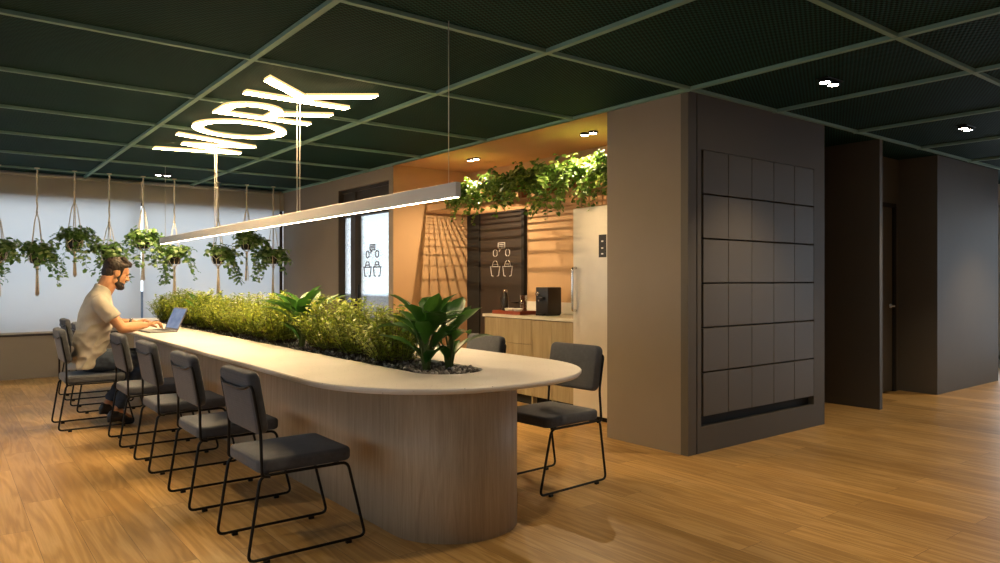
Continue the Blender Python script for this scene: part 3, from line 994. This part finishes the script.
# tray with crockery
def open_tray():
    m = MB()
    m.box((-.12, -.235, 0), (.12, .235, .010), .002, 1)
    m.box((-.12, -.235, .008), (-.108, .235, .038), .003, 1); m.box((.108, -.235, .008), (.12, .235, .038), .003, 1)
    m.box((-.11, -.235, .008), (.11, -.223, .038), .003, 1); m.box((-.11, .223, .008), (.11, .235, .038), .003, 1)
    return m
tr = open_tray().build('serving_tray', M['tray'], None, label='red-brown wooden serving tray on the worktop', cat='tray'); tr.location = (4.86, 6.015, .901)
tz = .912
def bowl(x, y, label):
    o = MB().lathe([(.022, 0), (.026, .004), (.046, .028), (.055, .052), (.052, .052), (.043, .03), (.022, .008), (.0001, .007)], 24).build('bowl', M['ceramic'], None, label=label, cat='bowl', group='white bowls on the red tray')
    o.location = (x, y, tz)
bowl(4.815, 6.045, 'small white ceramic bowl on the red tray, on the black flask side')
bowl(4.83, 5.92, 'small white ceramic bowl on the red tray, on the coffee machine side')
fl = thing('flask', 'slim black insulated flask standing at the back of the red tray', 'flask', (4.87, 6.185, tz))
MB().lathe([(.036, 0), (.040, .006), (.040, .15), (.030, .19), (.022, .205), (.022, .22)], 24).build('body', M['appl'], fl)
MB().lathe([(.024, .22), (.024, .245), (.012, .252), (.0001, .252)], 20).build('stopper', M['chrome'], fl)
MB().tube(fillet([(0, .036, .17), (0, .075, .165), (0, .075, .05), (0, .038, .045)], .02), .006, 8).build('handle', M['appl'], fl)
def tumbler(x, y, label, h=.19):
    o = MB().lathe([(.036, 0), (.040, h), (.037, h), (.033, .008), (.0001, .008)], 24).build('glass_carafe', M['cupglass'], None, label=label, cat='carafe')
    o.location = (x, y, tz)
tumbler(4.93, 5.945, 'clear straight-sided glass carafe behind the white bowls')

# ------------------------------------------------------------------ shelf rack over the niche with trailing plants
rk = thing('plant_rack', 'tan metal lattice rack spanning the ochre niche under the ceiling', 'rack', (0, 0, 0))
m = MB()
x0, x1, y0, y1, zb = 4.69, 5.345, 4.075, 7.515, 2.09
for x in (x0, x1): m.box((x - .011, y0, zb - .012), (x + .011, y1, zb + .012))
m.box((x0 - .009, 4.84, zb + .085), (x0 + .009, y1, zb + .103))
for y in (y0 + .012, y1 - .012): m.box((x0, y - .011, zb - .012), (x1, y + .011, zb + .012))
m.box((x0 - .011, 4.815, 1.925), (x0 + .011, 4.84, zb + .105))
for y in (5.7, 6.6, y1 - .012): m.box((x0 - .008, y - .008, zb), (x0 + .008, y + .008, zb + .1))
m.build('rack_frame', M['rack'], rk)
m = MB()
nx = 13
for i in range(1, nx):
    x = x0 + (x1 - x0) * i / nx
    m.box((x - .0045, y0, zb - .0045), (x + .0045, y1, zb + .0045))
ny = 66
for i in range(1, ny):
    y = y0 + (y1 - y0) * i / ny
    m.box((x0, y - .002, zb + .004), (x1, y + .002, zb + .008))
for i in range(1, 14):
    y = y0 + (4.82 - y0) * i / 14
    m.box((x0 - .003, y - .003, 1.93), (x0 + .003, y + .003, zb))
for z in (1.935, 1.985, 2.035):
    m.box((x0 - .003, y0, z - .003), (x0 + .003, 4.82, z + .003))
m.build('lattice', M['rack'], rk)

def trailing(m, st, rng, origin, nv, spread, lenr, leafL, up=.5, bias=(0, 0), side=None, droop=1.0):
    for i in range(nv):
        a = rng.uniform(0, 2 * PI)
        out = V((math.cos(a) + bias[0], math.sin(a) + bias[1], 0))
        out = out.normalized()
        p = V(origin) + V((math.cos(a), math.sin(a), 0)) * rng.uniform(.0, .05)
        L = rng.uniform(*lenr)
        v = out * spread * rng.uniform(.5, 1.1) + V((0, 0, up * rng.uniform(.3, 1.2)))
        step = .022
        pts = [p.copy()]
        k = int(L / step)
        for j in range(k):
            v = v + V((0, 0, -droop * .14)) + rv(rng) * .10
            d = v.normalized()
            if d.z < -.93: d = (d + out * .12).normalized(); v = v * .92
            p = p + d * step
            pts.append(p.copy())
            if j > 0:
                s_ = (1 if j % 2 else -1)
                side_ = d.cross(V((0, 0, 1)))
                if side_.length < .2: side_ = out.cross(V((0, 0, 1)))
                ld = side_.normalized() * s_ * .8 + V((0, 0, rng.uniform(-.5, .35))) + rv(rng) * .5 + out * .25
                if rng.random() < .86:
                    l = leafL * rng.uniform(.7, 1.25)
                    leaf_blade(m, p + ld.normalized() * .012, ld, (V((0, 0, 1)) + out * .7 + rv(rng) * .4), l, l * rng.uniform(.68, .85), rng.uniform(.2, .8), .14, heart=True)
        if len(pts) > 2: st.tube(pts, .0016, 4)

pot_px = [(6.60, 'at the glass door end'), (6.16, 'second from the glass door end'), (5.72, 'third from the glass door end'),
          (5.28, 'fourth from the glass door end'), (4.90, 'second from the locker wall'), (4.42, 'right above the fridge')]
for i, (y, lb) in enumerate(pot_px):
    rng = random.Random(200 + i)
    t = thing('trailing_plant', 'trailing ivy in a terracotta pot on the niche rack, ' + lb, 'potted plant', (4.755, y, zb + .012), group='trailing ivy pots on the niche rack')
    MB().lathe([(.058, 0), (.080, .12), (.088, .12), (.088, .15), (.076, .15), (.07, .12), (.0001, .118)], 20).build('pot', M['terra'], t)
    lv, st = MB(), MB()
    trailing(lv, st, rng, (-.07 if i == 0 else 0, 0, .13), 48, .6, (.14, .30 if i == 0 else .34), .055, .8 if i == 0 else 1.25, bias=(-1.1, -.2) if i == 0 else (0, 0), droop=.75)
    trailing(lv, st, rng, (-.03, 0, .13), 20, .8, (.25, .5), .05, .55, bias=(-.9, 0), droop=.9)
    lv.build('foliage', M['shelfleaf'], t); st.build('vines', M['stem'], t)

# ------------------------------------------------------------------ hanging plants by the window
HP = [(.55, 2.05, 1.50, 1.06, 'hanging pothos cut by the left edge of the photo'),
      (.94, 2.09, 1.47, 1.06, 'hanging pothos in a low macrame hanger, first complete one at the far left'),
      (1.34, 2.26, 1.66, 1.30, 'hanging pothos in a short macrame hanger, just left of the seated man'),
      (1.73, 2.01, 1.49, 1.05, 'hanging pothos with its dark pot right above the head of the seated man'),
      (2.13, 2.26, 1.68, 1.25, 'hanging pothos in front of the gap between the two roller blinds'),
      (2.52, 2.05, 1.48, 1.04, 'hanging pothos above the laptop, just right of the gap between the blinds'),
      (3.10, 2.12, 1.49, 1.06, 'hanging pothos third from the right corner of the window, dark pot showing'),
      (3.50, 2.30, 1.70, 1.25, 'hanging pothos hung high, second from the right corner of the window'),
      (3.89, 2.12, 1.50, 1.03, 'hanging pothos nearest the right corner of the window')]
for i, (x, zs, zp, zt, lb) in enumerate(HP):
    rng = random.Random(40 + i)
    t = thing('hanging_plant', lb, 'hanging plant', (x, 10.48, 0), group='macrame hanging pothos along the window')
    a0 = rng.uniform(0, 2)
    m = MB()
    m.lathe([(.03, CH - .012), (.03, CH)], 16)
    rope = [(0.004 * math.sin(k * 1.7), .004 * math.cos(k * 1.7), CH - .01 + (zs - CH + .01) * k / 14) for k in range(15)]
    m.tube(rope, .0095, 7)
    m.ell((0, 0, zs), (.017, .017, .022), 1)
    pr, ph = .088, .155
    for k in range(4):
        a = a0 + PI / 2 * k
        e = V((math.cos(a), math.sin(a), 0))
        pts = [V((0, 0, zs)), e * .03 + V((0, 0, zs - .09)), e * (pr * .9) + V((0, 0, zp + ph + .03)), e * (pr + .006) + V((0, 0, zp + ph * .8)),
               e * (pr * .92 + .004) + V((0, 0, zp + .03)), e * (pr * .5) + V((0, 0, zp - .012)), V((0, 0, zp - .045))]
        m.tube(pts, .0055, 6)
        e2 = V((math.cos(a + PI / 4), math.sin(a + PI / 4), 0))
        for s in (0, PI / 2):
            e1 = V((math.cos(a + s), math.sin(a + s), 0))
            m.tube([e1 * (pr + .006) + V((0, 0, zp + ph * .8)), e2 * (pr + .007) + V((0, 0, zp + ph * .42)), e2 * (pr * .75) + V((0, 0, zp + .0))], .0045, 5)
    m.ell((0, 0, zp - .05), (.02, .02, .03), 1)
    for k in range(14):
        a = rng.uniform(0, 2 * PI); r = rng.uniform(.002, .012)
        m.tube([(r * math.cos(a) * .7, r * math.sin(a) * .7, zp - .05), (r * math.cos(a) * 1.3, r * math.sin(a) * 1.3, (zp + zt) / 2), (r * math.cos(a) * 2.1, r * math.sin(a) * 2.1, zt + rng.uniform(0, .03))], .005, 5)
    m.build('macrame_hanger', M['rope'], t)
    MB().lathe([(.062, zp), (.070, zp + .01), (pr, zp + ph), (pr - .008, zp + ph), (pr - .012, zp + ph - .025), (.0001, zp + ph - .03)], 24).build('pot', M['pot'], t)
    lv, st = MB(), MB()
    b = rng.choice([-1, 1]) * .5 if i not in (1, 6) else 1.0
    og = (0, 0, zp + ph - .01)
    trailing(lv, st, rng, og, 32, .8, (.10, .26), .066, .95, droop=.8)
    trailing(lv, st, rng, og, 11, .95, (.25, .46), .064, .5, bias=(b, 0), droop=.75)
    trailing(lv, st, rng, (b * .05, -.03, zp + ph), 5, .6, (.40, .55), .06, .3, bias=(b * 1.5, -.2), droop=1.0)
    lv.build('foliage', M['pothos'], t); st.build('vines', M['stem'], t)

# ------------------------------------------------------------------ laptop
lt = thing('laptop', 'open grey laptop on the table in front of the man', 'laptop', (1.585, 7.17, TZ), R_(5))
MB().box((-.125, -.175, .002), (.115, .175, .016), .004, 2).build('base', M['laptop'], lt)
m = MB()
for r in range(5):
    for c in range(13):
        xx = -.005 + r * .020 - .0; yy = -.150 + c * .0232
        m.box((xx, yy, .016), (xx + .016, yy + .019, .0175))
m.build('keyboard', M['keys'], lt)
Ms = Matrix.Translation((.115, 0, .014)) @ Matrix.Rotation(R_(24), 4, 'Y')
ld = MB().box((-.004, -.175, .0), (.004, .175, .222), .003, 2, M=Ms).build('lid', M['laptop'], lt)
MB().box((-.0055, -.163, .016), (-.0043, .163, .210), M=Ms).build('screen', M['screen'], ld)

# ------------------------------------------------------------------ the man
man = thing('person', 'man in a pale t-shirt and dark jeans sitting at the table, typing on a laptop', 'person', (1.0, 7.18, 0))
O = V((1.0, 7.18, 0))
def W(x, y, z): return V((x, y, z)) - O
hc = W(1.238, 7.18, 1.328)
HM = Matrix.Translation(hc) @ Matrix.Rotation(R_(6), 4, 'Z') @ Matrix.Rotation(R_(17), 4, 'Y') @ Matrix.Scale(.95, 4)
def H(*p): return HM @ V(p)
b = MB()
b.ell((-.012, 0, .040), (.106, .082, .096), 3, HM)
b.ell((.030, 0, -.03), (.068, .066, .095), 3, HM)
b.ell((.055, 0, .035), (.052, .062, .055), 2, HM)
b.cap(H(.0, .052, -.075), H(.070, .018, -.112), .026, .026); b.cap(H(.0, -.052, -.075), H(.070, -.018, -.112), .026, .026)
b.cap(H(.072, -.012, -.115), H(.072, .012, -.115), .026, .026)
b.cap(H(.094, 0, .018), H(.119, 0, -.032), .010, .015)
b.cap(H(.108, -.013, -.036), H(.108, .013, -.036), .011, .011)
b.cap(H(.082, -.040, .022), H(.082, .040, .022), .017, .017)
b.cap(H(.092, -.016, -.066), H(.092, .016, -.066), .011, .011); b.cap(H(.089, -.014, -.080), H(.089, .014, -.080), .012, .012)
for s in (-1, 1):
    b.ell((-.008, s * .080, -.008), (.028, .012, .036), 2, HM)
    b.ell((.060, s * .044, -.022), (.028, .02, .03), 2, HM)
nb = W(1.120, 7.18, 1.13)
b.cap(H(-.045, 0, -.055), nb, .060, .068, 16)
b.cap(H(.0, 0, -.085), W(1.150, 7.18, 1.15), .045, .058, 16)
# trunk and limbs (mostly under the clothes)
for a_, c_, ra, rb in ((W(1.10, 7.18, 1.05), W(1.08, 7.18, .95), .06, .085), (W(1.08, 7.18, .95), W(1.05, 7.18, .70), .095, .095), (W(1.05, 7.18, .70), W(1.03, 7.18, .60), .09, .09)):
    for dy in (-.075, 0, .075): b.cap(a_ + V((0, dy, 0)), c_ + V((0, dy, 0)), ra, rb, 14)
Sr, Er, Wr = W(1.085, 6.985, 1.065), W(1.245, 6.925, .848), W(1.455, 7.05, .862)
Sl, El, Wl = W(1.085, 7.375, 1.065), W(1.240, 7.47, .868), W(1.425, 7.40, .868)
for S_, E_, W_ in ((Sr, Er, Wr), (Sl, El, Wl)):
    b.cap(S_, S_.lerp(E_, .5), .055, .050); b.cap(S_.lerp(E_, .5), E_, .050, .041)
    b.cap(E_, E_.lerp(W_, .35), .044, .047); b.cap(E_.lerp(W_, .35), W_, .047, .029)
def hand(Wp, fwd, side, tips, curl_down=.05, sc=1.05):
    """palm of four metacarpals, four bent fingers and a thumb from the palm side; side = thumb direction"""
    fwd = V(fwd).normalized(); side = V(side).normalized(); up = V((0, 0, 1))
    names = [(.030, .098, .072), (.010, .102, .080), (-.010, .098, .074), (-.029, .088, .058)]
    for i, (o, L, fl_) in enumerate(names):
        k0 = Wp + side * o * .45 + fwd * .012
        k1 = Wp + side * o + fwd * (L - .012) * sc + up * .016
        b.cap(k0, k1, .0165, .0125, 10)
        k1m = Wp + side * o + fwd * L * sc * .55 + up * .006
        b.cap(Wp + fwd * .01, k1m, .018, .014, 10)
        f1 = k1 + (fwd * .85 + up * -.30 + side * o * 1.5).normalized() * fl_ * .46 * sc
        f2 = f1 + (fwd * .55 + up * -.9).normalized() * fl_ * .33 * sc
        f3 = f2 + (fwd * .15 + up * -1.0).normalized() * fl_ * .27 * sc
        b.cap(k1, f1, .0112, .0098, 9); b.cap(f1, f2, .0098, .0088, 9); b.cap(f2, f3, .0088, .0075, 9)
    t0 = Wp + fwd * .022 + side * .020
    t1 = t0 + (fwd * .75 + side * .65 + up * -.15).normalized() * .045 * sc
    t2 = t1 + (fwd * .95 + side * .15 + up * -.35).normalized() * .034 * sc
    t3 = t2 + (fwd * .9 + up * -.5).normalized() * .026 * sc
    b.cap(t0, t1, .017, .0125, 10); b.cap(t1, t2, .0122, .0105, 9); b.cap(t2, t3, .0105, .0085, 9)
hand(Wr, (1, .16, .06), (-.16, 1, 0), None)
hand(Wl, (1, -.12, .06), (-.12, -1, 0), None)
# legs
HRl, KRl, ARl = W(1.03, 7.085, .56), W(1.47, 7.03, .56), W(1.215, 7.05, .135)
HLl, KLl, ALl = W(1.03, 7.275, .56), W(1.485, 7.31, .568), W(1.185, 7.27, .168)
for h_, k_, a_ in ((HRl, KRl, ARl), (HLl, KLl, ALl)):
    b.cap(h_, k_, .075, .05); b.cap(k_, k_.lerp(a_, .35), .05, .05); b.cap(k_.lerp(a_, .35), a_, .05, .032)
    b.cap(a_, a_ + V((.10, 0, -.085)), .03, .03)
body = b.fused('body', M['skin'], .0055, man, 3)

# hair, beard, eyes
hr = MB()
hr.ell((-.030, 0, .055), (.098, .086, .092), 3, HM)
hr.ell((-.062, 0, -.005), (.062, .076, .075), 2, HM); hr.ell((-.060, 0, -.050), (.045, .056, .045), 2, HM)
hr.cap(H(.02, -.03, .135), H(.085, -.028, .102), .030, .022); hr.cap(H(.02, .03, .135), H(.085, .028, .102), .030, .022)
hr.cap(H(.0, 0, .132), H(.090, 0, .112), .032, .024)
for s in (-1, 1):
    hr.cap(H(.022, s * .068, .055), H(.022, s * .062, -.03), .020, .012); hr.ell((-.02, s * .05, .05), (.06, .042, .06), 2, HM)
    hr.cap(H(.0, s * .068, .07), H(.06, s * .055, .085), .025, .016)
hr.fused('hair', M['hair'], .005, man, 2, lambda p: .0035 * noise.noise(p * 70))
bd = MB()
for s in (-1, 1):
    bd.cap(H(.020, s * .058, -.035), H(.020, s * .055, -.085), .013, .019); bd.cap(H(.018, s * .056, -.088), H(.070, s * .022, -.122), .021, .024)
    bd.cap(H(.050, s * .050, -.085), H(.088, s * .022, -.088), .013, .010); bd.cap(H(.099, s * .020, -.055), H(.104, s * .003, -.051), .007, .007)
bd.cap(H(.080, -.015, -.118), H(.080, .015, -.118), .026, .026)
bd.fused('beard', M['hair'], .0045, man, 2, lambda p: .002 * noise.noise(p * 90))
for s in (-1, 1):
    MB().ell((.086, s * .032, .004), (.010, .013, .008), 2, HM).build('eye', M['eye'], man)
    MB().cap(H(.099, s * .016, .026), H(.088, s * .048, .026), .005, .004, 8).build('eyebrow', M['hair'], man)

# t-shirt
rings = []
for (cx, cz, rx, ry, tilt) in ((.968, .508, .10, .205, -.12), (.985, .54, .115, .212, -.10), (1.015, .585, .112, .205, -.1), (1.035, .66, .122, .190, -.05), (1.052, .76, .138, .186, 0), (1.068, .87, .136, .188, .02),
                               (1.082, .98, .127, .195, .06), (1.096, 1.06, .112, .195, .10), (1.108, 1.12, .094, .160, .2), (1.122, 1.155, .078, .105, .3), (1.132, 1.180, .072, .084, .40), (1.134, 1.212, .064, .072, .46)):
    c = W(cx, 7.18, cz)
    rg = []
    for k in range(36):
        a = 2 * PI * k / 36
        dx = rx * math.copysign(abs(math.cos(a)) ** .85, math.cos(a)); dy = ry * math.copysign(abs(math.sin(a)) ** .85, math.sin(a))
        rg.append(c + V((dx * math.cos(tilt), dy, -dx * math.sin(tilt))))
    rings.append(rg)
sh = MB(); sh.loft(rings)
for S_, E_ in ((Sr, Er), (Sl, El)):
    e = S_.lerp(E_, .52)
    sh.cap(S_ + V((-.005, 0, .0)), S_.lerp(E_, .45), .068, .066, 16)
    d = (E_ - S_).normalized()
    q = d.to_track_quat('Z', 'Y')
    r0 = [S_.lerp(E_, .25) + q @ V((.066 * math.cos(2 * PI * k / 20), .066 * math.sin(2 * PI * k / 20), 0)) for k in range(20)]
    r1 = [S_.lerp(E_, .62) + q @ V((.068 * math.cos(2 * PI * k / 20), .068 * math.sin(2 * PI * k / 20), 0)) for k in range(20)]
    sh.loft([r0, r1])
    sh.cap(S_ + V((.0, 0, .01)), W(1.11, 7.18, 1.10), .06, .06, 14)
def folds(p):
    k = max(0., min(1., (1.02 - p.z) / .4))
    q = V((p.x * 5 + p.z * 7, p.y * 3, p.z * 9 - p.x * 8))
    s = 1 - abs(noise.noise(q * 1.3)) * 2.2
    return (.015 * k + .003) * (s - .4)
sh.fused('t_shirt', M['shirt'], .0075, man, 5, folds)

# trousers
tr_ = MB()
for h_, k_, a_ in ((HRl, KRl, ARl), (HLl, KLl, ALl)):
    tr_.cap(h_, k_, .093, .067, 16); tr_.cap(k_, k_.lerp(a_, .4), .066, .062, 16)
    e = k_.lerp(a_, .88)
    tr_.cap(k_.lerp(a_, .4), e, .062, .050, 16)
for dy in (-.09, 0, .09): tr_.cap(W(1.02, 7.18 + dy, .565), W(1.04, 7.18 + dy, .63), .09, .08, 14)
def jf(p):
    return .006 * (1 - abs(noise.noise(V((p.x * 9, p.y * 9, p.z * 16)))) * 2.4)
tr_.fused('jeans', M['jeans'], .008, man, 3, jf)

# shoes: heels lifted, toes on the floor
for (a_, toe, ht) in ((ARl, W(1.305, 7.03, .032), .075), (ALl, W(1.268, 7.255, .032), .115)):
    s = MB()
    hl_ = V((a_.x - .035, a_.y, ht))
    mid = (hl_ * .45 + toe * .55) + V((0, 0, .016))
    s.cap(hl_, mid, .036, .041, 14); s.cap(mid, toe, .041, .030, 14); s.cap(toe, toe + V((.025, 0, -.002)), .030, .026, 12)
    s.cap(hl_ + V((.01, 0, .02)), a_ + V((.004, 0, -.035)), .036, .038, 14); s.cap(a_ + V((.01, 0, -.04)), mid, .036, .036, 12)
    sole = (toe - hl_).normalized()
    s.box((hl_.x - .03, hl_.y - .03, hl_.z - .045), (hl_.x + .04, hl_.y + .03, hl_.z - .02))
    s.fused('shoe', M['shoe'], .006, man, 3)
# watch
wm = MB()
d = (Wl - El).normalized(); q = d.to_track_quat('Z', 'Y')
wp = Wl - d * .022
wm.lathe([(.0315, -.011), (.0335, -.011), (.0335, .011), (.0315, .011), (.0315, -.011)], 20, capped=False, M=Matrix.Translation(wp) @ q.to_matrix().to_4x4())
wo = wm.build('wristwatch', M['appl'], man)
MB().lathe([(.016, 0), (.016, .008), (.0001, .009)], 18, M=Matrix.Translation(wp + V((0, 0, .031)))).build('watch_face', M['chrome'], wo)

# ------------------------------------------------------------------ view
vs_ = scn.view_settings
scn.display_settings.display_device = 'sRGB'
vs_.view_transform = 'Standard'
vs_.look = 'None'
vs_.gamma = 1.0
vs_.use_curve_mapping = False
vs_.exposure = 0.0
